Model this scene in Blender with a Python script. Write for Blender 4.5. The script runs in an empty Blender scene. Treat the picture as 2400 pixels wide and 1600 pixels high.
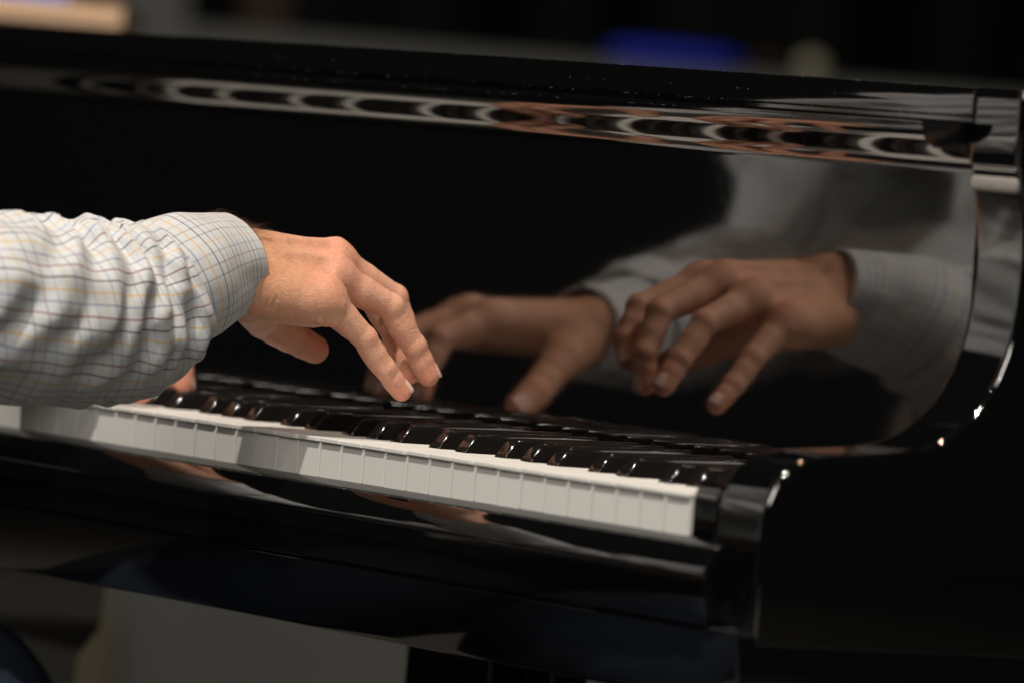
import bpy, math, random
import numpy as np
from mathutils import Vector, Matrix, noise as mnoise

random.seed(7)
sc = bpy.context.scene
COL = sc.collection
ZO = 0.73                      # height of the white key tops above the floor (m)
R_ = math.radians

def W(p):                      # piano millimetres -> world metres
    return Vector((p[0] * .001, p[1] * .001, p[2] * .001 + ZO))

# ------------------------------------------------------------------ camera
CAM = (3048.78, -2213.28, 160.26)
TH, PI_, RO, FPX = R_(55.623), R_(-1.322), R_(5.166), 16192.0
f = Vector((-math.sin(TH) * math.cos(PI_), math.cos(TH) * math.cos(PI_), math.sin(PI_)))
r = Vector((math.cos(TH), math.sin(TH), 0)); u = r.cross(f)
Rv = r * math.cos(RO) + u * math.sin(RO); Uv = -r * math.sin(RO) + u * math.cos(RO)
cam_d = bpy.data.cameras.new('camera'); cam = bpy.data.objects.new('camera', cam_d); COL.objects.link(cam)
m = Matrix.Identity(4)
for i in range(3):
    m[i][0], m[i][1], m[i][2] = Rv[i], Uv[i], -f[i]
m.translation = W(CAM)
cam.matrix_world = m
cam_d.sensor_width = 36; cam_d.lens = FPX / 2400 * 36; cam_d.clip_start = .1; cam_d.clip_end = 60
cam_d.dof.use_dof = True
cam_d.dof.focus_distance = (W((-350, 10, 60)) - W(CAM)).dot(f)
cam_d.dof.aperture_fstop = 5.4
sc.camera = cam

# ------------------------------------------------------------------ world, lamps, exposure
wd = bpy.data.worlds.new('World'); sc.world = wd; wd.use_nodes = True
wd.node_tree.nodes['Background'].inputs[0].default_value = (.9, .95, 1, 1)
wd.node_tree.nodes['Background'].inputs[1].default_value = .006
sc.view_settings.view_transform = 'Standard'; sc.view_settings.look = 'None'
sc.view_settings.exposure = 0; sc.view_settings.gamma = 1
sc.render.engine = 'CYCLES'
sc.cycles.use_denoising = True; sc.cycles.max_bounces = 8
sc.cycles.sample_clamp_indirect = 6

def lamp(name, pos, aim, power, radius, col=(1, .93, .84), cone=50, blend=.4):
    d = bpy.data.lights.new(name, 'SPOT'); d.energy = power; d.shadow_soft_size = radius
    d.color = col; d.spot_size = R_(cone); d.spot_blend = blend
    o = bpy.data.objects.new(name, d); COL.objects.link(o)
    o.location = W(pos)
    o.rotation_euler = (W(aim) - W(pos)).to_track_quat('-Z', 'Y').to_euler()
    return o
AIM = (-390, -20, 80)
lamp('stage_or_added_spot', (AIM[0] + 1150, AIM[1] - 1950, AIM[2] + 4150), AIM, 750, .05)
lamp('stage_or_added_spot', (AIM[0] + 1900, AIM[1] - 2000, AIM[2] + 3900), AIM, 90, .05)
lamp('stage_or_added_spot', (-3300, 2900, 1350), (-640, -330, 170), 700, .07, (1, .95, .9), 24)  # added low lamp, brightens the shirt mirrored in the fallboard
lamp('stage_or_added_spot', (AIM[0] + 300, AIM[1] + 900, AIM[2] + 4600), (-500, -150, 100), 230, .06, (1, .68, .48))
for gx, gy, gz in ((2600, -900, 3400), (-300, -3300, 3900), (2300, -3300, 3000), (600, -2300, 4600)):      # weak lamps added for glints on keys and case edges
    lamp('stage_or_added_spot', (gx, gy, gz), AIM, 22, .035, (1, .95, .9))
lamp('stage_or_added_spot', (-4500, 200, 4200), (-3700, 2200, -200), 135, .12, (1, .97, .9), 75)

d = bpy.data.lights.new('fill_light', 'AREA'); d.shape = 'DISK'; d.size = 1.8; d.energy = 84; d.color = (1, .93, .86)  # soft fill added on the camera side to lift the shadows
o = bpy.data.objects.new('fill_light', d); COL.objects.link(o); o.location = W((3100, -3100, 2400))
o.rotation_euler = (W(AIM) - W((3100, -3100, 2400))).to_track_quat('-Z', 'Y').to_euler()

# ------------------------------------------------------------------ materials
def mat(name, color, rough=.5, ior=1.45, **kw):
    mt = bpy.data.materials.new(name); mt.use_nodes = True
    b = mt.node_tree.nodes['Principled BSDF']
    b.inputs['Base Color'].default_value = (*color, 1)
    b.inputs['Roughness'].default_value = rough
    b.inputs['IOR'].default_value = ior
    for k, v in kw.items():
        b.inputs[k].default_value = v
    return mt

class NT:
    def __init__(s, mt): s.t = mt.node_tree; s.b = s.t.nodes['Principled BSDF']
    def n(s, typ, **kw):
        nd = s.t.nodes.new(typ)
        for k, v in kw.items(): setattr(nd, k, v)
        return nd
    def l(s, a, b): s.t.links.new(a, b)
    def math(s, op, a, b=None, c=None):
        nd = s.n('ShaderNodeMath', operation=op)
        for i, x in enumerate((a, b, c)):
            if x is None: continue
            if isinstance(x, (int, float)): nd.inputs[i].default_value = x
            else: s.l(x, nd.inputs[i])
        return nd.outputs[0]
    def mix(s, fac, a, b):
        nd = s.n('ShaderNodeMix', data_type='RGBA')
        for sock, x in ((nd.inputs[0], fac), (nd.inputs[6], a), (nd.inputs[7], b)):
            if isinstance(x, (int, float)): sock.default_value = x
            elif isinstance(x, tuple): sock.default_value = (*x, 1)
            else: s.l(x, sock)
        return nd.outputs[2]
    def noise(s, scale, detail=3, vec=None, rough=.5):
        nd = s.n('ShaderNodeTexNoise'); nd.inputs['Scale'].default_value = scale
        nd.inputs['Detail'].default_value = detail; nd.inputs['Roughness'].default_value = rough
        if vec is not None: s.l(vec, nd.inputs['Vector'])
        return nd.outputs['Fac']
    def bump(s, h, strength, dist=.001):
        nd = s.n('ShaderNodeBump'); nd.inputs['Strength'].default_value = strength
        nd.inputs['Distance'].default_value = dist
        s.l(h, nd.inputs['Height']); s.l(nd.outputs[0], s.b.inputs['Normal'])

lacquer = mat('black_lacquer', (.002, .002, .002), .02, 2.45)
t = NT(lacquer); tc = t.n('ShaderNodeTexCoord')
nz = t.noise(160, 4, tc.outputs['Object'])
t.l(t.math('MULTIPLY_ADD', nz, .05, .022), t.b.inputs['Roughness'])

ivory = mat('white_key_plastic', (.80, .78, .73), .5, 1.25)
t = NT(ivory); tc = t.n('ShaderNodeTexCoord')
nz = t.noise(30, 3, tc.outputs['Object'])
t.l(t.mix(nz, (.67, .665, .63), (.73, .72, .685)), t.b.inputs['Base Color'])
ebony = mat('black_key_plastic', (.009, .0078, .007), .085, 1.62)
felt_red = mat('dark_red_felt', (.10, .006, .010), .95)
strip_cream = mat('matte_cream', (.27, .25, .225), .95)
t = NT(strip_cream); tc = t.n('ShaderNodeTexCoord')
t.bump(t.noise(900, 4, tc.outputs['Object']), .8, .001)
rubber = mat('black_rubber', (.002, .002, .002), .25, 1.22)
dustm = mat('dust', (.35, .33, .30), .9)

def check_cloth(name, uv=True):
    mt = mat(name, (.6, .62, .6), .85)
    t = NT(mt); tc = t.n('ShaderNodeTexCoord')
    sep = t.n('ShaderNodeSeparateXYZ')
    t.l(tc.outputs['UV'] if uv else tc.outputs['Object'], sep.inputs[0])
    if uv: a, b = sep.outputs[0], sep.outputs[1]
    else:
        a = t.math('MULTIPLY', sep.outputs[0], 1000); b = t.math('MULTIPLY', sep.outputs[2], 1000)
    S = 6.2
    cols = [(.20, .045, .03), (.03, .022, .025), (.62, .40, .10), (.075, .10, .26)]
    base = t.mix(t.noise(120, 2, tc.outputs['Object']), (.545, .575, .585), (.61, .63, .635))
    # fine end-on-end weave
    fx = t.math('ABSOLUTE', t.math('SUBTRACT', t.math('FRACT', t.math('DIVIDE', a, 1.05)), .5))
    fy = t.math('ABSOLUTE', t.math('SUBTRACT', t.math('FRACT', t.math('DIVIDE', b, 1.05)), .5))
    wv = t.math('MULTIPLY', t.math('ADD', fx, fy), .10)
    col = t.mix(wv, base, (.36, .42, .46))
    for coord, half, alpha in ((b, .60, .42), (a, .52, 1.0)):
        for i, c in enumerate(cols):
            ph = t.math('SUBTRACT', t.math('DIVIDE', coord, 4 * S), i / 4)
            d = t.math('MULTIPLY', t.math('ABSOLUTE', t.math('SUBTRACT', t.math('FRACT', t.math('ADD', ph, .5)), .5)), 4 * S)
            w = .75 if i == 3 else 1.0
            msk = t.math('MULTIPLY', t.math('SUBTRACT', 1.0, t.math('SMOOTHSTEP' if False else 'MINIMUM', t.math('DIVIDE', d, half), 1.0)), 1.7)
            msk = t.math('MULTIPLY', t.math('MINIMUM', msk, 1.0), alpha * w)
            col = t.mix(msk, col, c)
    t.l(col, t.b.inputs['Base Color'])
    b_ = t.n('ShaderNodeBump'); b_.inputs['Strength'].default_value = .25; b_.inputs['Distance'].default_value = .0004
    t.l(t.noise(2500, 2, tc.outputs['Object']), b_.inputs['Height']); t.l(b_.outputs[0], t.b.inputs['Normal'])
    t.b.inputs['Sheen Weight'].default_value = .15
    return mt
cloth = check_cloth('checked_cotton')
cloth_torso = check_cloth('checked_cotton_body', False)

skin = mat('skin', (.56, .31, .2), .46, 1.4)
t = NT(skin); tc = t.n('ShaderNodeTexCoord')
att = t.n('ShaderNodeAttribute', attribute_name='blush')
n1 = t.noise(70, 6, tc.outputs['Object'], .62); n2 = t.noise(420, 3, tc.outputs['Object'])
att2 = t.n('ShaderNodeAttribute', attribute_name='tan')
c = t.mix(att2.outputs['Fac'], t.mix(n1, (.62, .275, .16), (.86, .50, .35)), t.mix(n1, (.44, .185, .085), (.72, .37, .205)))
c = t.mix(t.math('MULTIPLY', att.outputs['Fac'], .75), c, (.82, .27, .17))
c = t.mix(t.math('MULTIPLY', t.math('SUBTRACT', n2, .42), .8), c, (.50, .25, .15))
t.l(c, t.b.inputs['Base Color'])
t.b.inputs['Subsurface Weight'].default_value = .35
t.b.inputs['Subsurface Radius'].default_value = (1, .36, .18)
t.b.inputs['Subsurface Scale'].default_value = .0018
vor = t.n('ShaderNodeTexVoronoi', feature='DISTANCE_TO_EDGE'); vor.inputs['Scale'].default_value = 900
t.l(tc.outputs['Object'], vor.inputs['Vector'])
h = t.math('ADD', t.math('MULTIPLY', vor.outputs['Distance'], .6), t.math('MULTIPLY', t.noise(500, 4, tc.outputs['Object']), .6))
mp = t.n('ShaderNodeMapping'); mp.inputs['Rotation'].default_value = (.42, 0, -.3); mp.inputs['Scale'].default_value = (1500, 260, 1500)
t.l(tc.outputs['Object'], mp.inputs['Vector'])
st = t.noise(1, 3, mp.outputs[0])
t.l(t.mix(t.math('MULTIPLY', t.math('SUBTRACT', st, .38), .7), c, (.93, .66, .50)), t.b.inputs['Base Color'])
t.bump(t.math('ADD', h, t.math('MULTIPLY', st, .8)), .8, .0007)
nailm = mat('finger_nail', (.84, .56, .48), .22, 1.5)
NT(nailm).b.inputs['Subsurface Weight'].default_value = .2; NT(nailm).b.inputs['Subsurface Scale'].default_value = .002
hairm = mat('brown_hair', (.16, .075, .035), .5)
denim = mat('blue_denim', (.035, .055, .10), .9)
t = NT(denim); tc = t.n('ShaderNodeTexCoord')
t.l(t.mix(t.noise(700, 3, tc.outputs['Object']), (.007, .0125, .025), (.020, .034, .060)), t.b.inputs['Base Color'])
leather = mat('black_leather', (.012, .012, .012), .45)

# ------------------------------------------------------------------ mesh helpers
def link(name, me, m, parent=None):
    o = bpy.data.objects.new(name, me); COL.objects.link(o)
    if m is not None and not me.materials: me.materials.append(m)
    if parent is not None: o.parent = parent
    return o

def mesh(name, verts, faces, smooth=None, mm=True):
    me = bpy.data.meshes.new(name)
    v = np.asarray(verts, dtype=np.float64).reshape(-1, 3)
    if mm:
        v = v * .001; v[:, 2] += ZO
    me.from_pydata(v.tolist(), [], [tuple(q) for q in faces])
    me.validate(); me.update()
    if smooth is not None:
        me.polygons.foreach_set('use_smooth', [True] * len(me.polygons))
        if smooth < 180: me.set_sharp_from_angle(angle=R_(smooth))
    return me

def offset_poly(poly, d):
    n = len(poly); out = []
    P = [Vector((p[0], p[1])) for p in poly]
    area = sum(P[i].x * P[(i + 1) % n].y - P[(i + 1) % n].x * P[i].y for i in range(n))
    sg = 1 if area > 0 else -1
    for i in range(n):
        a, b, c = P[i - 1], P[i], P[(i + 1) % n]
        e1 = (b - a).normalized(); e2 = (c - b).normalized()
        n1 = Vector((-e1.y, e1.x)) * sg; n2 = Vector((-e2.y, e2.x)) * sg
        k = n1 + n2; den = 1 + n1.dot(n2)
        k = k / max(den, .25)
        out.append((b.x + k.x * d, b.y + k.y * d))
    return out

def loops_mesh(name, loops, smooth=30, caps=(True, True), mm=True):
    """loops: list of equal-length 3-D rings"""
    n = len(loops[0]); V = [p for L in loops for p in L]; F = []
    for k in range(len(loops) - 1):
        for i in range(n):
            j = (i + 1) % n
            F.append((k * n + i, k * n + j, (k + 1) * n + j, (k + 1) * n + i))
    if caps[0]: F.append(tuple(range(n - 1, -1, -1)))
    if caps[1]: F.append(tuple((len(loops) - 1) * n + i for i in range(n)))
    me = mesh(name, V, F, smooth, mm)
    import bmesh
    bm = bmesh.new(); bm.from_mesh(me); bmesh.ops.recalc_face_normals(bm, faces=bm.faces); bm.to_mesh(me); bm.free()
    if smooth is not None and smooth < 180: me.set_sharp_from_angle(angle=R_(smooth))
    return me

def extrude_x(name, poly, x0, x1, bev=1.2, smooth=35):
    """poly in (y,z); extruded from x0 to x1 with bevelled rims"""
    ins = offset_poly(poly, bev); ins2 = offset_poly(poly, bev * .3)
    L = [[(x0, *p) for p in ins], [(x0 + bev * .3, *p) for p in ins2], [(x0 + bev, *p) for p in poly], [(x0 + bev * 1.8, *p) for p in poly],
         [(x1 - bev * 1.8, *p) for p in poly], [(x1 - bev, *p) for p in poly], [(x1 - bev * .3, *p) for p in ins2], [(x1, *p) for p in ins]]
    return loops_mesh(name, L, smooth)

def box(name, lo, hi, bev=1.0):
    (x0, y0, z0), (x1, y1, z1) = lo, hi
    return extrude_x(name, [(y0 + bev, z0), (y1 - bev, z0), (y1, z0 + bev), (y1, z1 - bev), (y1 - bev, z1), (y0 + bev, z1), (y0, z1 - bev), (y0, z0 + bev)], x0, x1, bev, 50)

def empty(name, p, label=None, cat=None, group=None):
    o = bpy.data.objects.new(name, None); COL.objects.link(o); o.location = W(p)
    o.empty_display_size = .05
    tag(o, label, cat, group); return o
def tag(o, label=None, cat=None, group=None, kind=None):
    if label: o['label'] = label
    if cat: o['category'] = cat
    if group: o['group'] = group
    if kind: o['kind'] = kind
    return o
def part(name, me, m, parent):
    o = link(name, me, m); o.parent = parent
    o.matrix_parent_inverse = Matrix.Translation(-parent.location) if parent.type == 'EMPTY' else Matrix.Identity(4)
    return o

# ------------------------------------------------------------------ setting
def setting(name, lo, hi, m, bev=2):
    return tag(link(name, box(name, lo, hi, bev), m), kind='structure')
floor_m = mat('stage_floor', (.10, .098, .09), .55)
t = NT(floor_m); tc = t.n('ShaderNodeTexCoord')
t.l(t.mix(t.noise(3, 5, tc.outputs['Object']), (.07, .068, .062), (.12, .117, .105)), t.b.inputs['Base Color'])
setting('floor', (-9000, -5000, -ZO * 1000 - 60), (5000, 9000, -ZO * 1000), floor_m)
curtain_m = mat('black_curtain', (.002, .002, .002), .95)
# pleated black stage curtain far behind
V = []; F = []
nx = 240
for i in range(nx + 1):
    sx = i / nx
    for j, z in enumerate((-ZO * 1000, 3500)):
        a = Vector((-9000, -1500)).lerp(Vector((-800, 9000)), sx)
        nrm = Vector((.788, -.616)); d = 70 * math.sin(i * 1.9) + 30 * math.sin(i * .7)
        V.append((a.x + nrm.x * d, a.y + nrm.y * d, z))
for i in range(nx): F.append((2 * i, 2 * i + 2, 2 * i + 3, 2 * i + 1))
o = link('stage_curtain', mesh('stage_curtain', V, F, 180), curtain_m)
tag(o, 'black pleated stage curtain hanging far behind the piano', 'curtain')

# ------------------------------------------------------------------ piano
piano = empty('grand_piano', (-611, 400, -ZO * 1000), 'black lacquered grand piano with white and black keys and mirror-like fallboard', 'piano')
WK = 23.5
sharp_at = {}
seq = [2, 3, 4, 6, 7]; offs = {2: 3.3, 3: 0, 4: -3.3, 6: 2.2, 7: -2.2}
for o_ in range(8):
    for s in seq:
        k = s + 7 * o_
        if k <= 51: sharp_at[k] = offs[s]
key_cache = {}
def white_key(k):
    xl, xr = -WK * (k + 1) + .45, -WK * k - .45
    tl, tr = xl, xr
    if k + 1 in sharp_at: tl = max(xl, -WK * (k + 1) + sharp_at[k + 1] + 6.7)
    if k in sharp_at and k > 0: tr = min(xr, -WK * k + sharp_at[k] - 6.7)
    sig = (round(tl - xl, 2), round(xr - tr, 2))
    if sig not in key_cache:
        w = xr - xl; a = tl - xl; b = w - (xr - tr); c = 1.7
        def outline(yf, rr):
            p = [(c * .29 * rr, yf + c * .29 * rr), (c * rr, yf), (w - c * rr, yf), (w - c * .29 * rr, yf + c * .29 * rr), (w, yf + c * rr), (w, 50)]
            if b < w: p += [(b, 50)]
            p += [(b, 149), (a, 149)]
            if a > 0: p += [(a, 50)]
            p += [(0, 50), (0, yf + c * rr)]
            return p
        top = outline(-1.9, 1); body = outline(0, .3)
        L = []
        for d, z in ((.7, 0), (.2, -.2), (0, -.7), (0, -2.3), (.3, -2.7)):
            L.append([(x, y, z) for x, y in offset_poly(top, d)])
        me1 = [[(x, y, z) for x, y in offset_poly(body, .25)] for z in (-2.7, -25)]
        L += me1
        key_cache[sig] = loops_mesh('white_key', L, 18)
        # local mesh: undo the world offset so that the object can be placed
        for v in key_cache[sig].vertices: v.co.z -= ZO
    o = part('white_key', key_cache[sig], ivory, piano)
    dz = random.uniform(-.25, .15)
    o.location = W((xl, random.uniform(-.2, .2), dz))
    o.rotation_euler.x = 0
    return o
bk = None
def black_key(k):
    global bk
    if bk is None:
        L = []
        for z, hw, dy, cr in ((-3, 5.8, 0, .6), (0, 5.8, 0, .6), (4, 5.55, 2.6, .9), (8.0, 5.25, 5.4, 1.4), (10.0, 5.05, 7.0, 1.9), (11.1, 4.75, 8.4, 2.2), (11.8, 4.35, 9.8, 2.3), (12.25, 3.8, 11.4, 2.2), (12.45, 3.1, 13.2, 1.9), (12.55, 1.9, 15.5, 1.2)):
            y0, y1 = 50 + dy, 147 - max(0, z) * .1; zr = z + (1.5 if z > 9 else z / 9 * 1.5 if z > 0 else 0)
            q = []
            for sx, y, sy in ((-1, y0, 1), (1, y0, 1), (1, y1, -1), (-1, y1, -1)):
                x = sx * hw
                pts = []
                for tt in (0, .33, .67, 1):
                    an = tt * math.pi / 2
                    pts.append((x - sx * cr * (1 - math.sin(an)), y + sy * cr * (1 - math.cos(an)), (z - .5 * max(0, min(1, z / 9))) if sy > 0 else zr))
                if sx * sy > 0: pass
                # order the corner arc consistently counter-clockwise
                if (sx, sy) in ((1, 1), (-1, -1)): q += pts
                else: q += pts[::-1]
            L.append(q)
        bk = loops_mesh('black_key', L, 60)
        for v in bk.vertices: v.co.z -= ZO
    o = part('black_key', bk, ebony, piano)
    o.location = W((-WK * k + sharp_at[k], 0, random.uniform(-.2, .2)))
for k in range(52): white_key(k)
for k in sharp_at: black_key(k)
X0, X1 = -52 * WK - 23.5, 23.5           # inner faces of the two case arms

# fallboard: plane mirror leaf, ogee bead under the top, recessed groove, square top rail
prof = [(165.13, 6), (165.10, 7.5)]
prof += [(163.0 + .0227 * (100 - z), z) for z in (100, 184, 186.4)]
yb = 163.0 + .0227 * (100 - 187)
for i in range(0, 17):
    s = i / 16; e = s * s * (3 - 2 * s)
    prof.append((yb - 12.0 * e, 187.5 + 25 * s))
prof += [(149, 214.2), (149.8, 215.4), (151.2, 216), (157, 216), (157, 218.2)]
fb = extrude_x('fallboard', prof + [(175, 218.2), (175, 6)], X0 + .6, X1 - .6, .8, 28)
fallboard = part('fallboard', fb, lacquer, piano)
rail = extrude_x('top_rail', [(153, 218.6), (152, 219.4), (152, 233.6), (152.5, 234.7), (153.6, 235.2), (190, 235.2), (190, 218.6)], X0 + .6, X1 - 1.5, .6, 28)
part('top_rail', rail, lacquer, piano)
part('felt_strip', box('felt_strip', (X0 + 1, 150.5, -6), (X1 - 1, 158, 4), 1), felt_red, piano)
part('key_backing', box('key_backing', (X0 + 1, 158.5, -30), (X1 - 1, 176, 4), 1), leather, piano)

# case arms (cheeks): constant profile, both ends
arm_prof = [(0, -78), (-.3, -40), (-.2, -10), (0.2, -5), (2, 2), (5, 9), (10, 16.2), (14, 20), (18, 22.7), (24, 25), (30, 26.4), (47, 29), (65, 30.4), (82, 32),
            (92, 33.3), (100, 35), (112, 38.8), (123, 44), (131, 50), (138, 57), (145, 66.5), (151, 77), (155.5, 89), (158.6, 102), (160.2, 115), (161, 130), (161, 144), (160, 156),
            (158.3, 167), (155.8, 178), (152.5, 188.5), (151, 192), (150, 193), (150, 233), (151, 235), (153, 236), (400, 236), (400, -78)]
for x0, x1 in ((24, 68.5), (X0 - 45, X0 - .5)):
    a = part('case_arm', extrude_x('case_arm', arm_prof, x0, x1, 2.4, 62), lacquer, piano)
    pad = loops_mesh('cream_strip', [[(x, 153.2 + dy * sc_, 182.5 + dz * sc_) for dy, dz in ((-1.2, 1), (-.9, 3.2), (0, 4.4), (4, 4.4), (4, -4.4), (0, -4.4), (-.9, -3.2), (-1.2, -1))] for x, sc_ in ((x0 + 1.5, .75), (x0 + 3, 1), (x1 - 5, 1), (x1 - 3, .8), (x1 - 2.2, .5))], 60)
    part('cream_strip', pad, strip_cream, a)  # matte cream strip across the front face of each arm
# lid stop: rounded dark block on the rail end
q = [(0, 0), (0, -3), (1.5, -8), (5, -12.5), (11, -15), (19, -15.5), (27, -14), (33, -10.5), (36.5, -5.5), (37.5, 0)]
ring = lambda y, d: [(x * (1 - d * .05) - 7 + .9 * d, y, z * (1 - d * .09) + 214.8 - (.5 * d if z == 0 else 0)) for x, z in q]
part('lid_stop', loops_mesh('lid_stop', [ring(150, 0), ring(141, 0), ring(139.4, .5), ring(138.6, 1.4)], 40), rubber, piano)

# key blocks beside the outermost keys
for x0, x1 in ((1.2, 23.2), (X0 + .8, X0 + 22.6)):
    kb = extrude_x('key_block', [(1, -24), (.6, -4), (1.2, 1), (3, 4.5), (7, 6.2), (20, 7), (150, 8), (150, -24)], x0, x1, 1, 30)
    part('key_block', kb, lacquer, piano)

# key slip: elliptical roll, two faces with shadow grooves between
sl = []; yy = 3.0
for i in range(20):
    q_ = i / 19; ph = R_(64 - 44 * q_)
    sl.append((yy, -22 - 19 * q_)); yy -= math.tan(ph) * 1.0
yb_ = sl[-1][0]
sl += [(yb_ - .1, -41.6), (yb_ + .5, -42.3), (yb_ + 1.5, -42.9), (yb_ + 1.3, -43.6), (yb_ + 5.5, -69.2), (yb_ + 6.6, -70), (yb_ + 6.6, -70.8)]
slip = extrude_x('key_slip', sl + [(14, -70.8), (14, -24)], X0 - 16, 40, .8, 28)
part('key_slip', slip, lacquer, piano)
kbp = [(yb_ + 6, -71.4), (yb_ + 5, -72.2), (yb_ + 11, -108), (yb_ + 12, -110.5), (yb_ + 14, -111.5), (300, -111.5), (300, -71.4)]
part('keybed', extrude_x('keybed', kbp, X0 - 44, 68.3, 1, 30), lacquer, piano)

# rim of the case behind the keyboard
out = [(69, 401), (69, 780), (60, 900), (20, 1010), (-80, 1120), (-260, 1230), (-480, 1340), (-640, 1480), (-720, 1640), (-800, 1760), (-900, 1830), (-1020, 1845), (-1140, 1800), (-1250, 1720), (-1290, 1600), (-1290, 401)]
inn = offset_poly(out, 42)
inn[0] = (27, 401); inn[-1] = (-1248, 401)
V = []; F = []; n = len(out)
for (x, y), (a, b) in zip(out, inn):
    V += [(x, y, -110), (x, y, 232), (a, b, 232), (a, b, -110)]
for i in range(n - 1):
    for j in range(4): F.append((4 * i + j, 4 * i + (j + 1) % 4, 4 * i + 4 + (j + 1) % 4, 4 * i + 4 + j))
F += [(0, 1, 2, 3), (4 * n - 1, 4 * n - 2, 4 * n - 3, 4 * n - 4)]
part('rim', mesh('rim', V, F, 40), lacquer, piano)
sb = [(x, y, 60) for x, y in inn] + [(x, y, 72) for x, y in inn]
part('soundboard', loops_mesh('soundboard', [sb[:n], sb[n:]], 40), mat('spruce', (.32, .18, .07), .4), piano)
# legs and pedal lyre
def leg(x, y):
    L = []
    for z, h_ in ((-112, 62), (-180, 60), (-200, 50), (-560, 38), (-660, 34), (-680, 40), (-ZO * 1000 + 20, 40), (-ZO * 1000 + 1, 30)):
        L.append([(x + sx * h_, y + sy * h_, z) for sx, sy in ((-1, -1), (1, -1), (1, 1), (-1, 1))])
    part('leg', loops_mesh('leg', L, 30), lacquer, piano)
leg(-40, 250); leg(-1180, 250); leg(-1000, 1650)
ly = part('pedal_lyre', box('pedal_lyre', (-627, 240, -600), (-531, 275, -112), 4), lacquer, piano)
part('lyre_post', box('lyre_post', (-492, 240, -600), (-462, 270, -112), 4), lacquer, ly)
part('pedal_box', box('pedal_box', (-660, 220, -680), (-440, 300, -600), 4), lacquer, ly)
for px in (-600, -550, -500):
    part('pedal', box('pedal', (px - 12, 90, -665), (px + 12, 225, -655), 3), mat('brass', (.6, .42, .15), .3, Metallic=1.0), ly)

# dust on the two rail edges
V = []; F = []
for i in range(420):
    x = -900 + 915 * random.random() ** .6
    z, y = random.choice(((235.2, 154), (235.2, 153), (218.9, 152.2), (213, 148.4), (226, 151.6)))
    if z in (226,) and random.random() < .7: continue
    s = random.uniform(.06, .22); p = Vector((x, y + random.uniform(-.2, 1.0) * (z > 230), z + random.uniform(-.3, .3) * (z < 230)))
    b = len(V)
    for q in ((s, 0, -s), (-s, s, -s), (-s, -s, -s), (0, 0, s)): V.append(tuple(p + Vector(q)))
    F += [(b, b + 1, b + 3), (b + 1, b + 2, b + 3), (b + 2, b, b + 3), (b, b + 2, b + 1)]
tag(part('dust', mesh('dust', V, F), dustm, piano), kind='stuff')

# ------------------------------------------------------------------ signed-distance modelling of the figure
class Field:
    def __init__(s, lo, hi, h):
        s.lo = np.array(lo, float); s.h = h
        s.n = np.ceil((np.array(hi) - s.lo) / h).astype(int) + 1
        s.ax = [s.lo[i] + h * np.arange(s.n[i]) for i in range(3)]
    def new(s): return np.full(s.n, 60., np.float32)
    def sub(s, lo, hi):
        a = np.clip(np.floor((np.array(lo) - s.lo) / s.h).astype(int), 0, s.n - 1)
        b = np.clip(np.ceil((np.array(hi) - s.lo) / s.h).astype(int) + 1, 1, s.n)
        sl = tuple(slice(a[i], max(b[i], a[i] + 1)) for i in range(3))
        X = s.ax[0][sl[0]][:, None, None]; Y = s.ax[1][sl[1]][None, :, None]; Z = s.ax[2][sl[2]][None, None, :]
        return sl, X.astype(np.float32), Y.astype(np.float32), Z.astype(np.float32)
def smin(a, b, k):
    if k <= 0: return np.minimum(a, b)
    h = np.clip(.5 + .5 * (b - a) / k, 0, 1)
    return b + (a - b) * h - k * h * (1 - h)
def cone(F, D, a, b, ra, rb, k=3., flat=None, mode='add', pad=22):
    """tapered capsule blended into D; flat=(axis, factor) squeezes the section"""
    a = np.array(a, float); b = np.array(b, float); rm = max(ra, rb) * (1.0 if flat is None else max(1, flat[1])) + pad
    sl, X, Y, Z = F.sub(np.minimum(a, b) - rm, np.maximum(a, b) + rm)
    ab = b - a; L2 = max(ab @ ab, 1e-6)
    px, py, pz = X - a[0], Y - a[1], Z - a[2]
    t = np.clip((px * ab[0] + py * ab[1] + pz * ab[2]) / L2, 0, 1)
    qx, qy, qz = px - t * ab[0], py - t * ab[1], pz - t * ab[2]
    if flat is not None:
        n = np.array(flat[0], float); n /= np.linalg.norm(n)
        c = qx * n[0] + qy * n[1] + qz * n[2]
        g = (1 / flat[1] - 1) * c
        qx, qy, qz = qx + g * n[0], qy + g * n[1], qz + g * n[2]
    d = np.sqrt(qx * qx + qy * qy + qz * qz) - (ra + (rb - ra) * t)
    if mode == 'add': D[sl] = smin(D[sl], d.astype(np.float32), k)
    else: D[sl] = -smin(-D[sl], d.astype(np.float32), k)
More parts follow.
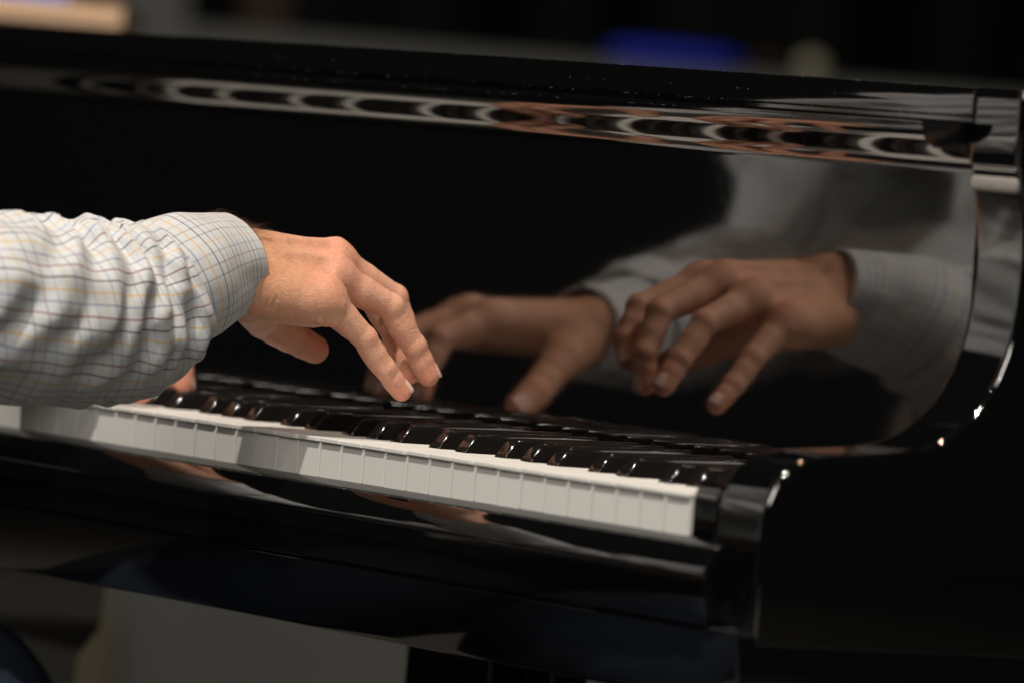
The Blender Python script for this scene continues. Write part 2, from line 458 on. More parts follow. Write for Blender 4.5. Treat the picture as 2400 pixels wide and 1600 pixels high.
def nets(D, F):
    neg = D < 0
    c = [neg[i:neg.shape[0] - 1 + i, j:neg.shape[1] - 1 + j, k:neg.shape[2] - 1 + k] for i in (0, 1) for j in (0, 1) for k in (0, 1)]
    s = np.zeros(c[0].shape, np.int8)
    for q in c: s += q
    act = (s > 0) & (s < 8)
    idx = np.argwhere(act); N = len(idx)
    ids = np.full(act.shape, -1, np.int32); ids[act] = np.arange(N)
    off = np.array([(i, j, k) for i in (0, 1) for j in (0, 1) for k in (0, 1)])
    vals = np.stack([D[idx[:, 0] + o[0], idx[:, 1] + o[1], idx[:, 2] + o[2]] for o in off], 1)
    acc = np.zeros((N, 3)); cnt = np.zeros(N)
    for p in range(8):
        for q in range(p + 1, 8):
            if np.abs(off[p] - off[q]).sum() != 1: continue
            va, vb = vals[:, p], vals[:, q]
            cr = (va < 0) != (vb < 0)
            tt = np.where(cr, va / np.where(cr, va - vb, 1), 0)
            acc += np.where(cr[:, None], off[p] + (off[q] - off[p]) * tt[:, None], 0); cnt += cr
    V = F.lo + (idx + acc / cnt[:, None]) * F.h
    Q = []
    for ax in range(3):
        b_, c_ = [(1, 2), (2, 0), (0, 1)][ax]
        s0 = [slice(None)] * 3; s1 = [slice(None)] * 3
        s0[ax] = slice(0, -1); s1[ax] = slice(1, None)
        ch = neg[tuple(s0)] != neg[tuple(s1)]
        e = np.argwhere(ch)
        e = e[(e[:, b_] > 0) & (e[:, c_] > 0) & (e[:, b_] < D.shape[b_] - 1) & (e[:, c_] < D.shape[c_] - 1)]
        def cell(db, dc):
            w = e.copy(); w[:, b_] -= db; w[:, c_] -= dc
            return ids[w[:, 0], w[:, 1], w[:, 2]]
        qd = np.stack([cell(1, 1), cell(0, 1), cell(0, 0), cell(1, 0)], 1)
        fl = ~neg[e[:, 0], e[:, 1], e[:, 2]]
        qd[fl] = qd[fl][:, ::-1]
        Q.append(qd[(qd >= 0).all(1)])
    return V, np.concatenate(Q)
def relax(V, Q, it=2, lam=.5):
    E = np.concatenate([Q[:, [0, 1]], Q[:, [1, 2]], Q[:, [2, 3]], Q[:, [3, 0]]])
    for _ in range(it):
        S = np.zeros_like(V); C = np.zeros(len(V))
        for a, b in ((0, 1), (1, 0)):
            np.add.at(S, E[:, a], V[E[:, b]]); np.add.at(C, E[:, a], 1)
        V = V + lam * (S / np.maximum(C, 1)[:, None] - V)
    return V
def v3(*a): return np.array(a, float)
def unit(v): return v / np.linalg.norm(v)

nails = []          # (centre, along, normal, width, length, radius)
blush_pts = []      # (point, radius, amount)

def finger(F, pts, rad, dors, knuckle=1.0, nail=True, crease=True):
    """pts: MCP, PIP, DIP, tip centres; rad: radii at those; dors: dorsal direction hint"""
    D = F.new(); P = [np.array(p, float) for p in pts]
    for i in range(3):
        mid = (P[i] + P[i + 1]) / 2; rm = .5 * (rad[i] + rad[i + 1]) * 1.015
        cone(F, D, P[i], mid, rad[i], rm, 1.2); cone(F, D, mid, P[i + 1], rm, rad[i + 1], 1.2)
    for i in (1, 2):
        ax = unit(P[i + 1] - P[i - 1]); dn = np.array(dors, float); dn = unit(dn - ax * (dn @ ax))
        side = np.cross(ax, dn)
        rr = rad[i]
        # knuckle bulge on the back of the joint and soft pads on the palm side
        cone(F, D, P[i] + dn * rr * .09 - side * 1.0, P[i] + dn * rr * .09 + side * 1.0, rr * .93, rr * .93, 2)
        pad = (P[i] + P[i - 1]) / 2 - dn * rr * .24
        cone(F, D, pad - unit(P[i] - P[i - 1]) * 5, pad + unit(P[i] - P[i - 1]) * 5, rr * .84, rr * .84, 3)
        if crease:
            for s_ in ((-2.2, .9) if i == 1 else (0,)):      # wrinkles across the back of the joint
                c0 = P[i] + ax * s_ + dn * (rr * 1.08)
                cone(F, D, c0 - side * rr * .5, c0 + side * rr * .5, .25, .25, .8, mode='sub')
            c0 = P[i] - dn * (rr * 1.10)
            cone(F, D, c0 - side * rr * .7, c0 + side * rr * .7, .4, .4, 1.4, mode='sub')
        blush_pts.append((P[i] + dn * rr, 9, .32))
    ax = unit(P[3] - P[2]); dn = np.array(dors, float); dn = unit(dn - ax * (dn @ ax)); side = np.cross(ax, dn)
    rr = rad[3]
    cone(F, D, P[2] * .45 + P[3] * .55 - dn * rr * .30, P[3] - dn * rr * .22 + ax * .6, rr * .86, rr * .84, 3)
    blush_pts.append((P[3] + ax * rr * .6, 15, 1.0))
    if nail:
        nails.append((P[3] - ax * 1.2 + dn * rr * .98, ax, dn, rr * 1.55, rr * 1.95, rr * .98))
    return D

# ---- right hand (joint centres in piano millimetres) ----
RH = Field((-470, -135, 15), (-338, 100, 140), .85)
palm = RH.new()
nd = unit(v3(.35, 0, .94))
mcp = {'p': v3(-376, -7, 82), 'r': v3(-392, 8, 95), 'm': v3(-410, 19, 104), 'i': v3(-431, 20, 102)}
wr = {'p': v3(-388, -62, 86), 'r': v3(-396, -62, 94), 'm': v3(-405, -61, 101), 'i': v3(-413, -59, 104)}
for k_, r0, r1 in (('p', 14, 10.8), ('r', 15, 11), ('m', 15, 11.6), ('i', 15, 11.6)):
    cone(RH, palm, wr[k_], mcp[k_], r0, r1, 9)
    cone(RH, palm, wr[k_] - nd * 7, mcp[k_] - nd * 8 - v3(0, 6, 0), r0 - 2, r1 - .5, 9)
cone(RH, palm, (-386, -52, 83), (-373, -14, 79), 14, 11.5, 8)      # hypothenar
cone(RH, palm, (-372, -20, 78), (-372, -6, 77), 9.5, 8.5, 5)
cone(RH, palm, (-404, -48, 88), (-432, -16, 76), 16, 12.5, 9)      # thenar
cone(RH, palm, (-408, -63, 102), (-352, -290, 62), 20.5, 26, 8)    # forearm (radius, ulna)
cone(RH, palm, (-391, -63, 91), (-332, -290, 54), 19.5, 26, 8)
for k_ in 'prmi':                                                  # knuckles and extensor tendons
    kn = 4.0 if k_ in 'pr' else 2.6
    cone(RH, palm, mcp[k_] + nd * kn + v3(0, -1, 0), mcp[k_] + nd * (kn - .8) + v3(0, 4, 0), 8.6, 8.4, 5)
    a = wr[k_] + nd * 11.6 + v3(0, 22, 0); b = mcp[k_] + nd * 10.0
    cone(RH, palm, a, b, 1.0, 2.2, 7)
    blush_pts.append((mcp[k_] + nd * 11, 13, .55))
# hollows between the metacarpals
for a_, b_ in (('p', 'r'), ('r', 'm'), ('m', 'i')):
    c0 = (mcp[a_] + mcp[b_]) / 2 + nd * 15.0; c1 = (wr[a_] + wr[b_]) / 2 + nd * 17.5
    cone(RH, palm, c0 + v3(0, -4, 0), c0 * .6 + c1 * .4, 3.8, 1.6, 7, mode='sub')
fp = finger(RH, [mcp['p'], (-371, 21, 60), (-369.5, 36, 43), (-368.5, 49, 31)], [9.9, 7.2, 6.6, 5.7], (.45, .6, .65))
fr = finger(RH, [mcp['r'], (-387, 48, 79), (-385.5, 66, 57), (-385, 78, 41)], [10.4, 8.1, 7.3, 6.4], (.25, .8, .5))
fm = finger(RH, [mcp['m'], (-411, 65, 84), (-408, 77, 59), (-406, 78, 40)], [10.8, 8.4, 7.6, 6.7], (.0, .85, .5))
fi = finger(RH, [mcp['i'], (-434, 64, 85), (-428, 77, 65), (-422, 80, 54)], [10.8, 8.5, 7.5, 6.7], (-.1, .85, .5))
ft = finger(RH, [(-424, -26, 75), (-441, -6, 64), (-446, 16, 56), (-445, 34, 49.5)], [14, 10.6, 9.6, 8.2], (-.75, .1, .5))
D = palm
tot = np.minimum.reduce([smin(palm, q, 6.5) for q in (fp, fr, fm, fi, ft)])
# folds of skin on the little-finger edge of the palm
def on_surface(F, D, y, z, x_from):
    """largest x inside the field at (y, z), searching from x_from downward"""
    j = int(round((y - F.lo[1]) / F.h)); k = int(round((z - F.lo[2]) / F.h))
    col = D[:, j, k]; i1 = int((x_from - F.lo[0]) / F.h)
    ins = np.nonzero(col[:i1] < 0)[0]
    return F.lo[0] + ins[-1] * F.h if len(ins) else None
def groove(F, D, pts, rad, k, x_from=-340):
    P3 = [(x, y, z) for y, z in pts for x in [on_surface(F, D, y, z, x_from)] if x is not None]
    for a_, b_ in zip(P3[:-1], P3[1:]): cone(F, D, a_, b_, rad, rad, k, mode='sub')
for y_, z_, l_ in ((-14.5, 70, 8), (-8.8, 69, 11), (-3.4, 70, 9)):        # rolls of skin below the little-finger knuckle
    p_ = [(x - 3.3, y, z) for y, z in ((y_, z_), (y_ + 1.6, z_ + l_)) for x in [on_surface(RH, tot, y, z, -340)] if x is not None]
    if len(p_) == 2: cone(RH, tot, p_[0], p_[1], 4.2, 3.4, 1.2)
for y_, z_, n_ in ((-50, 70, 6), (-46, 69, 7), (-42, 69.5, 5)):
    groove(RH, tot, [(y_ + .2 * q, z_ + 1.8 * q) for q in range(n_)], .05, 1.0)
V1, Q1 = nets(tot, RH); V1 = relax(V1, Q1, 1, .4)
n_right_pts = len(blush_pts)

# ---- left hand ----
LH = Field((-770, -120, -6), (-600, 105, 110), 1.2)
palm = LH.new(); nl = unit(v3(-.12, 0, 1))
mcl = {'i': v3(-659, 20, 64), 'm': v3(-680, 24, 65), 'r': v3(-701, 17, 62), 'p': v3(-720, 6, 56)}
wl = {'i': v3(-636, -52, 62), 'm': v3(-644, -53, 63), 'r': v3(-653, -55, 61), 'p': v3(-662, -57, 57)}
for k_, r0, r1 in (('i', 15, 11.4), ('m', 15, 11.4), ('r', 15, 11), ('p', 14, 10.5)):
    cone(LH, palm, wl[k_], mcl[k_], r0, r1, 9)
    cone(LH, palm, wl[k_] - nl * 7, mcl[k_] - nl * 7 - v3(0, 6, 0), r0 - 2, r1 - 1, 9)
    cone(LH, palm, mcl[k_] + nl * 3, mcl[k_] + nl * 2.6 + v3(0, 4, 0), 9.2, 9, 4)
cone(LH, palm, (-640, -46, 52), (-630, -18, 42), 16, 12.5, 9)
cone(LH, palm, (-641, -54, 61), (-742, -245, 72), 20, 30, 8)
cone(LH, palm, (-657, -56, 57), (-757, -240, 66), 19, 30, 8)
lf = [finger(LH, [mcl['i'], (-661, 60, 50), (-659, 72, 30), (-658, 75, 16)], [11.2, 9, 8, 7.1], (0, .8, .6)),
      finger(LH, [mcl['m'], (-688, 66, 50), (-688, 80, 30), (-687, 84, 16)], [11.2, 9, 8, 7.1], (0, .8, .6)),
      finger(LH, [mcl['r'], (-712, 57, 48), (-713, 70, 29), (-712, 74, 16)], [11, 8.8, 7.8, 7], (-.1, .8, .6)),
      finger(LH, [mcl['p'], (-735, 36, 42), (-741, 48, 26), (-743, 53, 15)], [10.4, 8, 7.1, 6.3], (-.2, .8, .6)),
      finger(LH, [(-634, -30, 50), (-627, -8, 35), (-622, 9, 20), (-621, 22, 11)], [14, 11, 10, 8.6], (.75, .1, .55))]
tot = np.minimum.reduce([smin(palm, q, 6.5) for q in lf])
V2, Q2 = nets(tot, LH); V2 = relax(V2, Q2, 1, .4)

# ---- rest of the body under the clothes, with neck and head ----
BH = Field((-900, -640, -210), (-270, -180, 760), 8)
bd = BH.new()
cone(BH, bd, (-590, -490, -60), (-590, -430, 320), 105, 108, 60, flat=((0, 1, 0), .66), pad=90)
cone(BH, bd, (-690, -430, 372), (-490, -430, 372), 46, 46, 40, pad=90)
cone(BH, bd, (-590, -425, 400), (-590, -405, 500), 58, 54, 30, pad=90)
cone(BH, bd, (-590, -400, 580), (-590, -390, 640), 72, 88, 25, pad=90)
cone(BH, bd, (-590, -372, 545), (-590, -345, 540), 55, 40, 25, pad=90)
cone(BH, bd, (-590, -318, 612), (-590, -300, 588), 9, 14, 12)
for sx in (-1, 1): cone(BH, bd, (-590 + sx * 84, -400, 618), (-590 + sx * 88, -400, 588), 9, 8, 6)
for sh, el in (((-745, -462, 360), (-765, -318, 150)), ((-425, -470, 372), (-335, -330, 76))):
    cone(BH, bd, sh, el, 38, 30, 20, pad=70)
V3, Q3 = nets(bd, BH); V3 = relax(V3, Q3, 2, .5)

V = np.concatenate([V1, V2, V3]); Q = np.concatenate([Q1, Q2 + len(V1), Q3 + len(V1) + len(V2)])
me = mesh('person', V, Q.tolist(), 180)
bl = np.zeros(len(V), np.float32)
nh = len(V1) + len(V2)
for p, rr, am in blush_pts:
    d2 = ((V[:nh] - p) ** 2).sum(1)
    bl[:nh] = np.maximum(bl[:nh], am * np.exp(-d2 / (rr * rr)))
# palms are pinker than the backs of the hands
tmp = np.zeros(len(V) * 3); me.vertices.foreach_get('normal', tmp); nrm = tmp.reshape(-1, 3)
pk = np.clip(-(nrm[:len(V1)] @ nd) * 1.2 - .05, 0, 1); fw = np.clip((V[:len(V1), 1] + 40) / 60, 0, 1)
bl[:len(V1)] = np.maximum(bl[:len(V1)], pk * (.35 + .5 * fw))
at = me.attributes.new('blush', 'FLOAT', 'POINT'); at.data.foreach_set('value', bl)
tn = np.zeros(len(V), np.float32)
tn[:len(V1)] = np.clip((6 - V[:len(V1), 1]) / 45, 0, 1); tn[len(V1):nh] = np.clip((10 - V[len(V1):nh, 1]) / 45, 0, 1)
tn = tn * np.clip(.75 + .25 * nrm[:, 2], 0, 1).astype(np.float32)
at = me.attributes.new('tan', 'FLOAT', 'POINT'); at.data.foreach_set('value', tn)
person = link('person', me, skin)
tag(person, 'person in a light checked shirt and blue jeans playing the piano with both hands', 'person')

def person_part(name, me, m, parent=None):
    o = link(name, me, m); o.parent = parent or person; return o

# finger nails
for cpt, ax, dn, w_, l_, rr in nails:
    side = np.cross(ax, dn); VV = []; FF = []; nu, nv = 9, 9
    for i in range(nu):
        for j in range(nv):
            a = (i / (nu - 1) * 2 - 1); b = (j / (nv - 1) * 2 - 1)
            # rounded square outline
            s_ = (1 - .14 * b * b) if b > 0 else (1 - .20 * b * b)
            al = ax * (b * l_ / 2 * (1 - .16 * a * a))
            an = a * s_ * (w_ / 2) / rr
            VV.append(cpt + al + side * math.sin(an) * rr + dn * ((math.cos(an) - 1) * rr + .35 - .5 * max(0, -b) ** 3 - (.9 if abs(a) == 1 else 0) - .03 * l_ * b * b))
    for i in range(nu - 1):
        for j in range(nv - 1):
            FF.append((i * nv + j, (i + 1) * nv + j, (i + 1) * nv + j + 1, i * nv + j + 1))
    nme = mesh('finger_nail', VV, FF, 180)
    o = person_part('finger_nail', nme, nailm)
    so = o.modifiers.new('thick', 'SOLIDIFY'); so.thickness = .0007; so.offset = 0

# hairs on the back of the right hand and wrist
VV = []; FF = []
rng = np.random.default_rng(3)
N1 = nrm[:len(V1)]; Vv = V[:len(V1)]
dor = N1 @ unit(v3(.55, 0, .84))
wgt = np.clip(dor + .2, 0, 1) * np.clip((4 - Vv[:, 1]) / 40, 0, 1) * (Vv[:, 1] > -78) * (Vv[:, 2] > 72)
wgt *= 1 + 9.0 * ((Vv[:, 1] < -36) & (Vv[:, 2] > 112))
for i in rng.choice(len(Vv), 700, replace=False, p=wgt / wgt.sum()):
    p = Vv[i]; n_ = N1[i]
    dirn = unit(v3(.25, .8, -.35) + rng.normal(0, .25, 3)); dirn = unit(dirn - n_ * (dirn @ n_))
    tuft = p[1] < -36 and p[2] > 112
    Lh = rng.uniform(4, 9) * (1.3 if tuft else .55); lift = rng.uniform(.2, .75) * (1.3 if tuft else .6)
    sd = np.cross(n_, dirn); w_ = .05 if tuft else .03; b = len(VV); K = 4
    for k in range(K + 1):
        s_ = k / K
        c_ = p + dirn * Lh * s_ + n_ * lift * Lh * s_ * (1 - .55 * s_) + sd * .8 * math.sin(s_ * 2 + i)
        ww = w_ * (1 - .75 * s_)
        VV += [c_ + sd * ww, c_ - sd * ww * .5 + n_ * ww, c_ - sd * ww * .5 - n_ * ww]
    for k in range(K):
        for j in range(3): FF.append((b + 3 * k + j, b + 3 * k + (j + 1) % 3, b + 3 * k + 3 + (j + 1) % 3, b + 3 * k + 3 + j))
tag(person_part('arm_hair', mesh('arm_hair', VV, FF, 180), hairm), kind='stuff')

# ---- shirt: body by distance field, sleeves and cuffs as draped tubes ----
SH = Field((-915, -660, -70), (-255, -150, 460), 6.5)
sd_ = SH.new()
cone(SH, sd_, (-590, -480, -40), (-590, -425, 320), 152, 138, 60, flat=((0, 1, 0), .80), pad=100)
cone(SH, sd_, (-600, -385, -5), (-600, -395, 60), 92, 90, 60, pad=100)
cone(SH, sd_, (-710, -430, 378), (-470, -430, 378), 72, 72, 60, pad=100)
for sh, el in (((-745, -465, 362), (-765, -322, 160)), ((-428, -480, 366), (-330, -338, 80))):
    cone(SH, sd_, sh, el, 64, 53, 28, pad=80)
cone(SH, sd_, (-765, -322, 160), (-764, -296, 84), 56, 52, 24, pad=80)
sl, X, Y, Z = SH.sub(SH.lo, SH.lo + SH.h * (SH.n - 1))
fold = (5.5 * np.sin(Z / 21 + 1.9 * np.sin(X / 62) + Y / 47) + 5 * np.sin(X / 33 + Z / 52 + 1.3 * np.sin(Z / 40)) + 3.5 * np.sin((X + Y * .6 + Z * 1.1) / 17 + np.sin(Z / 30)))
fold = fold * .8 + 10 * np.sin((X * .8 + Z) / 17 + 1.4 * np.sin(Y / 50) + .8 * np.sin(X / 44)) + 7 * np.sin((Z - X * .5 + Y) / 13 + 1.1 * np.sin(X / 38))
sd_ = sd_ + fold.astype(np.float32)
cut = np.maximum(-(Z + 45 + 12 * np.sin(X / 60)), -1e3) + 0 * X + 0 * Y
sd_ = np.maximum(sd_, cut.astype(np.float32))
hole = np.sqrt((X + 590) ** 2 + (Y + 425) ** 2 + 0 * Z) - 64
sd_ = np.where((Z > 395) & (hole < 0), np.maximum(sd_, -hole), sd_).astype(np.float32)
Vs, Qs = nets(sd_, SH); Vs = relax(Vs, Qs, 2, .5)
shirt = person_part('shirt', mesh('shirt', Vs, Qs.tolist(), 180), cloth_torso)

def cat(keys, s):
    """Catmull-Rom through rows of values"""
    K = np.array(keys, float); n = len(K) - 1; x = min(max(s, 0), 1) * n; i = min(int(x), n - 1); t_ = x - i
    p0, p1, p2, p3 = K[max(i - 1, 0)], K[i], K[i + 1], K[min(i + 2, n)]
    return .5 * (2 * p1 + (p2 - p0) * t_ + (2 * p0 - 5 * p1 + 4 * p2 - p3) * t_ ** 2 + (3 * p1 - p0 - 3 * p2 + p3) * t_ ** 3)

def tube(name, keys, fold, nu=168, nv=150, vmm=200., umm=270., swap=False, side=1, tilt=.2, skew=0., m=cloth, parent=None, wall=None):
    VV = []; UV = []; FF = []
    for j in range(nv + 1):
        s = j / nv; row = cat(keys, s); c_ = row[:3]; a, b = row[3], row[4]
        ax = unit(cat(keys, min(s + .02, 1))[:3] - cat(keys, max(s - .02, 0))[:3])
        e1 = unit(np.cross(ax, v3(0, 0, 1))); e2 = unit(np.cross(e1, ax)); e2 = unit(e2 + ax * tilt); e1 = e1 - ax * skew
        for i in range(nu):
            th = 2 * math.pi * i / nu
            d = fold(th, s * vmm)
            VV.append(c_ + e1 * math.cos(th) * (a + d) + e2 * math.sin(th) * (b + d))
    for j in range(nv):
        for i in range(nu):
            FF.append((j * nu + i, j * nu + (i + 1) % nu, (j + 1) * nu + (i + 1) % nu, (j + 1) * nu + i))
    me = mesh(name, VV, FF, 180)
    uv = me.uv_layers.new(name='UVMap')
    dat = np.zeros((len(me.loops), 2))
    for pi, p in enumerate(me.polygons):
        j, i = divmod(pi, nu)
        for li, (di, dj) in zip(p.loop_indices, ((0, 0), (1, 0), (1, 1), (0, 1))):
            uu = (i + di) / nu * umm; vv = (j + dj) / nv * vmm * (1.3 if swap else 1) + (5.6 if swap else 0)
            dat[li] = (vv, uu) if swap else (uu, vv)
    uv.data.foreach_set('uv', dat.ravel())
    o = person_part(name, me, m, parent)
    so = o.modifiers.new('thick', 'SOLIDIFY'); so.thickness = wall or .0009; so.offset = -1
    return o

def N3(x, y, z): return mnoise.noise(Vector((x, y, z)))
def ridge(x): return 1 - abs(x) * 2

def fold_right(th, v):
    cx, sx = math.cos(th), math.sin(th)
    g = min(1, max(0, (v - 2) / 20))
    w = 6 * N3(cx * .9, sx * .9, v / 60 + 3)
    a = ridge(N3(cx * .95 + 5, sx * .95, (v + 26 * sx + 9 * w) / 36)) * 6.8
    b = ridge(N3(cx * 1.5 + 9, sx * 1.5 + 1, (v - 34 * cx + 12 * sx) / 40)) * 5.4
    c_ = N3(cx * 3.2 + 2, sx * 3.2, v / 16) * 1.6
    pleat = math.sin(th * 8 + 2 * N3(cx, sx, 7)) * 1.3 * math.exp(-((v - 12) / 12) ** 2)
    near = min(1, max(0, (-cx + .35) / .7))
    q = (v + 34 * sx + 14 * N3(cx * 1.3, sx * 1.3, v / 45 + 21)) / 31
    tri = 1 - abs(2 * (q - math.floor(q)) - 1)
    dg = (tri * tri * (3 - 2 * tri) - .5) * 7.5 * near * (.45 + .9 * abs(N3(cx * 1.1 + 3, sx * 1.1, v / 55 + 4)))
    low = 1 - .6 * min(1, max(0, (-sx - .35) / .4))
    return g * low * (a * .75 + b * .8 + c_ + dg - 4.8) + pleat + 3.2 * math.exp(-((v - 14) / 10) ** 2)
rs_keys = [(-376.5, -117, 81, 36.8, 40.5), (-371, -129, 75.5, 41.5, 46.5), (-365, -145, 69, 46, 51), (-359, -163, 65, 49, 53), (-351, -190, 62, 51, 53), (-341, -225, 61.5, 53, 53), (-332, -262, 62, 54, 53), (-326, -305, 66, 55, 54), (-324, -345, 80, 54, 53)]
tube('sleeve', rs_keys, fold_right, vmm=245, umm=300, parent=shirt, skew=.30)

def fold_cuff(th, v):
    cx, sx = math.cos(th), math.sin(th)
    return N3(cx * 1.2, sx * 1.2, v / 50 + 11) * 2.2 + N3(cx * 3, sx * 3, v / 22) * .8 + .5 * math.exp(-(v / 1.6) ** 2)
rc_keys = [(-401, -54, 98, 27.5, 28.5), (-396, -70, 95, 30.5, 32), (-389.5, -87, 91, 33.5, 36), (-382, -104, 86, 35.5, 38.5), (-372, -128, 77, 34, 38)]
tube('cuff', rc_keys, fold_cuff, nv=48, vmm=78, umm=225, swap=True, parent=shirt, wall=.0022, tilt=.20, skew=.20)

def fold_left(th, v):
    return fold_right(th + 2, v * .9 + 4)
ls_keys = [(-665, -88, 59, 36, 35), (-677, -108, 61, 40, 39), (-696, -142, 63, 43, 43), (-713, -172, 66, 45, 45), (-729, -202, 69, 47, 47), (-744, -232, 72, 49, 49), (-757, -264, 76, 51, 51), (-765, -296, 86, 53, 52)]
tube('sleeve', ls_keys, fold_left, nu=120, nv=100, vmm=250, umm=300, parent=shirt)
lc_keys = [(-644, -38, 58, 29, 28), (-650, -53, 58, 31, 30), (-656, -68, 58, 33, 32), (-663, -84, 59, 34, 33), (-671, -100, 60, 33, 32)]
tube('cuff', lc_keys, fold_cuff, nu=120, nv=30, vmm=52, umm=225, swap=True, parent=shirt, wall=.0022, skew=-.1)

# ---- jeans, shoes ----
JH = Field((-880, -660, -740), (-290, 260, 40), 9)
jd = JH.new()
cone(JH, jd, (-680, -500, -130), (-500, -500, -130), 108, 108, 60, pad=90)
cone(JH, jd, (-530, -470, -195), (-398, -190, -236), 92, 70, 50, pad=90)
cone(JH, jd, (-398, -190, -236), (-396, -150, -650), 66, 48, 30, pad=90)
cone(JH, jd, (-650, -470, -195), (-770, -10, -219), 92, 70, 50, pad=90)
cone(JH, jd, (-770, -10, -219), (-772, 40, -650), 66, 48, 30, pad=90)
sl, X, Y, Z = JH.sub(JH.lo, JH.lo + JH.h * (JH.n - 1))
jd = jd + (3 * np.sin(Z / 24 + X / 40 + np.sin(Y / 30)) + 3 * np.sin(Y / 28 + X / 25 + Z / 60)).astype(np.float32)
jd = np.maximum(jd, (-(Z + 690) + 0 * X + 0 * Y).astype(np.float32))
Vj, Qj = nets(jd, JH); Vj = relax(Vj, Qj, 2, .5)
person_part('jeans', mesh('jeans', Vj, Qj.tolist(), 180), denim)
for x, y in ((-396, -130), (-772, 60)):
    L = []
    for z, w_, y0, y1 in ((-ZO * 1000 + 1, 42, -70, 190), (-ZO * 1000 + 22, 46, -74, 196), (-ZO * 1000 + 50, 42, -66, 175), (-ZO * 1000 + 85, 36, -56, 90), (-ZO * 1000 + 105, 34, -50, 50)):
        L.append([(x + w_ * math.cos(a) * (1 if math.sin(a) < 0 else .9), y + (y0 + y1) / 2 + (y1 - y0) / 2 * math.sin(a), z) for a in [2 * math.pi * i / 20 for i in range(20)]])
    person_part('shoe', loops_mesh('shoe', L, 50), leather)
# short hair
HH = Field((-700, -520, 560), (-480, -290, 770), 6)
hd = HH.new(); cone(HH, hd, (-590, -408, 615), (-590, -400, 648), 84, 94, 20, pad=40)
cone(HH, hd, (-590, -330, 560), (-590, -318, 610), 60, 66, 14, mode='sub', pad=40)
Vh, Qh = nets(hd, HH)
person_part('hair', mesh('hair', Vh, Qh.tolist(), 180), hairm)

# bench under the player
bench = empty('piano_bench', (-590, -520, -ZO * 1000), 'black padded piano bench under the seated player', 'bench')
part('seat', box('seat', (-880, -680, -320), (-320, -380, -243), 14), leather, bench)
for x in (-860, -370):
    for y in (-660, -430): part('leg', box('leg', (x, y, -ZO * 1000 + 1), (x + 45, y + 45, -321), 3), lacquer, bench)

# ------------------------------------------------------------------ far background, out of focus
def ray_pt(px, py, dist):     # a place at a given distance, used to set things standing far behind
    d = f + Rv * ((px - 1200) / FPX) - Uv * ((py - 800) / FPX)
    return Vector(CAM) + d * dist
BGD = 8200.
def basis(px, py, dist=BGD): return ray_pt(px, py, dist), dist / FPX      # centre and mm per pixel there
hr = Vector((Rv.x, Rv.y, 0)).normalized(); hf = Vector((f.x, f.y, 0)).normalized()
def far_block(name, px, py, w, h, depth, m, label, cat, dist=BGD, bev=6, parent=None):
    """upright bevelled block facing the keyboard, w x h x depth in millimetres"""
    c_ = ray_pt(px, py, dist); bx = [(-depth / 2 + bev, -h / 2), (depth / 2 - bev, -h / 2), (depth / 2, -h / 2 + bev), (depth / 2, h / 2 - bev), (depth / 2 - bev, h / 2), (-depth / 2 + bev, h / 2), (-depth / 2, h / 2 - bev), (-depth / 2, -h / 2 + bev)]
    L = [[tuple(c_ + hr * x + hf * a + Vector((0, 0, b))) for a, b in bx] for x in (-w / 2, w / 2)]
    o = link(name, loops_mesh(name, L, 40), m)
    if label: tag(o, label, cat)
    return o
grey_m = mat('grey_painted_board', (.30, .30, .275), .8)
t = NT(grey_m); tc = t.n('ShaderNodeTexCoord')
t.l(t.mix(t.noise(4, 4, tc.outputs['Object']), (.22, .22, .20), (.36, .36, .33)), t.b.inputs['Base Color'])
amber_m = mat('amber_wood', (.06, .022, .006), .6)
blue_m = mat('blue_vinyl', (.02, .05, .85), .5)
sky_m = mat('bright_blue_card', (.03, .22, .80), .5)
cream_m = mat('cream_paint', (.80, .72, .50), .6)
peach_m = mat('pale_wood', (.80, .52, .32), .5)
# low grey partition wall across the back of the stage
c0 = ray_pt(1200, 122, 8600); top_z = c0.z
L = []
for x, zt in ((-1500, top_z - 10), (1500, top_z + 6)):
    b = c0 + hr * x
    L.append([tuple(Vector((b.x, b.y, 0)) + hf * d + Vector((0, 0, z))) for d, z in ((0, -ZO * 1000 + .5), (60, -ZO * 1000 + .5), (60, zt), (0, zt))])
tag(link('partition_wall', loops_mesh('partition_wall', L, 30), grey_m), 'long low grey partition wall standing blurred behind the piano', 'partition')
def far_post(name, px, py, w, m, label, cat, dist):
    """square post from the floor up to the height seen at py"""
    t_ = ray_pt(px, py, dist); h_ = t_.z + ZO * 1000
    L = [[tuple(Vector((t_.x, t_.y, z)) + hr * a * w / 2 + hf * b * w / 2) for a, b in ((-1, -1), (1, -1), (1, 1), (-1, 1))] for z in (-ZO * 1000 + .5, t_.z - 3, t_.z)]
    return tag(link(name, loops_mesh(name, L, 30), m), label, cat)
far_post('grey_post', 378, -160, 86, grey_m, 'square grey post rising above the partition beside the blue book', 'post', 8750)
far_post('wooden_post', 640, -160, 62, amber_m, 'dark brown wooden post behind the piano, right of the grey post', 'post', 8750)
far_post('cream_post', 235, 1392, 40, mat('yellowed_paint', (.34, .28, .17), .7), 'short cream post on the floor seen under the keyboard', 'post', 8450)
def on_top(px, d=8600):      # point on the partition top seen at px
    p = ray_pt(px, 122, d); q = p - c0; x = q.dot(hr)
    b = c0 + hr * x; return Vector((b.x, b.y, top_z - 2 + x * (16 / 3000.))) + hf * 30
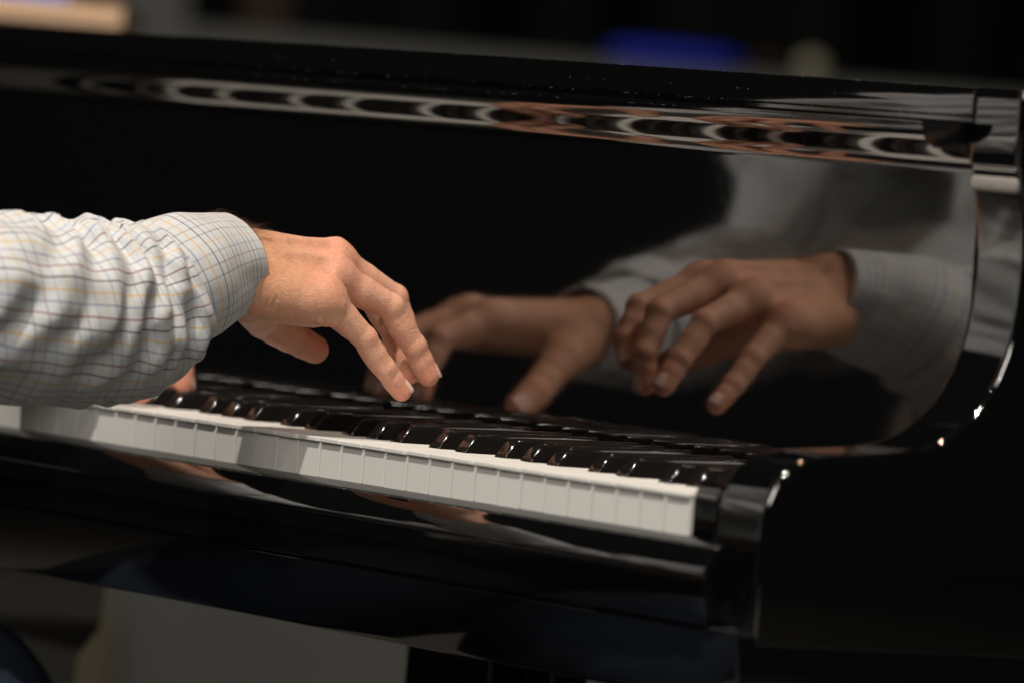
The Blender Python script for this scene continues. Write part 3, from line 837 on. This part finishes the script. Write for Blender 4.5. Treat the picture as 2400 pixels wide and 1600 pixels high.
def rounded(name, p, w, h_, dep, m, label, cat, e=3.0):
    """pillow-like superellipsoid standing on p"""
    V = []; F = []; nu, nv = 28, 12
    sp = lambda v: math.copysign(abs(v) ** (2 / e), v)
    for j in range(nv + 1):
        ph = -math.pi / 2 + math.pi * j / nv
        for i in range(nu):
            th = 2 * math.pi * i / nu
            q = hr * (sp(math.cos(ph)) * sp(math.cos(th)) * w / 2) + hf * (sp(math.cos(ph)) * sp(math.sin(th)) * dep / 2) + Vector((0, 0, h_ / 2 + sp(math.sin(ph)) * h_ / 2))
            V.append(tuple(p + q))
    for j in range(nv):
        for i in range(nu): F.append((j * nu + i, j * nu + (i + 1) % nu, (j + 1) * nu + (i + 1) % nu, (j + 1) * nu + i))
    return tag(link(name, mesh(name, V, F, 180), m), label, cat)
rounded('blue_cushion', on_top(1585), 172, 26, 50, blue_m, 'flat deep blue cushion lying on the grey partition', 'cushion')
rounded('wooden_block', on_top(1800), 38, 24, 40, amber_m, 'small brown wooden block between the blue cushion and the cream ball', 'block', 5)
rounded('cream_ball', on_top(1908), 34, 30, 30, cream_m, 'small cream ball on the grey partition', 'ball', 2)
# side table with a blue book, standing left behind the piano
tp = ray_pt(286, 40, 6000); th = 17
tb = bpy.data.objects.new('side_table', None); COL.objects.link(tb); tb.empty_display_size = .05
tb.location = W((tp.x, tp.y, -ZO * 1000)); tag(tb, 'pale wooden side table behind the left part of the piano', 'table')
def slab(name, x0, x1, d0, d1, z0, z1, m, parent=None):
    L = [[tuple(Vector((tp.x, tp.y, 0)) + hr * x + hf * d + Vector((0, 0, z))) for d, z in ((d0, z0), (d1, z0), (d1, z1), (d0, z1))] for x in (x0, x1)]
    me = loops_mesh(name, L, 30)
    return part(name, me, m, parent) if parent else link(name, me, m)
slab('table_top', -420, 0, 0, 300, tp.z - th / 2, tp.z + th / 2, peach_m, tb)
for x in (-400, -320):
    for d in (20, 250): slab('leg', x, x + 30, d, d + 30, -ZO * 1000 + .5, tp.z - th / 2 - .5, amber_m, tb)
tag(slab('blue_book', -330, -52, 20, 200, tp.z + th / 2 + .4, tp.z + th / 2 + 22, sky_m), 'bright blue book lying on the pale side table', 'book')
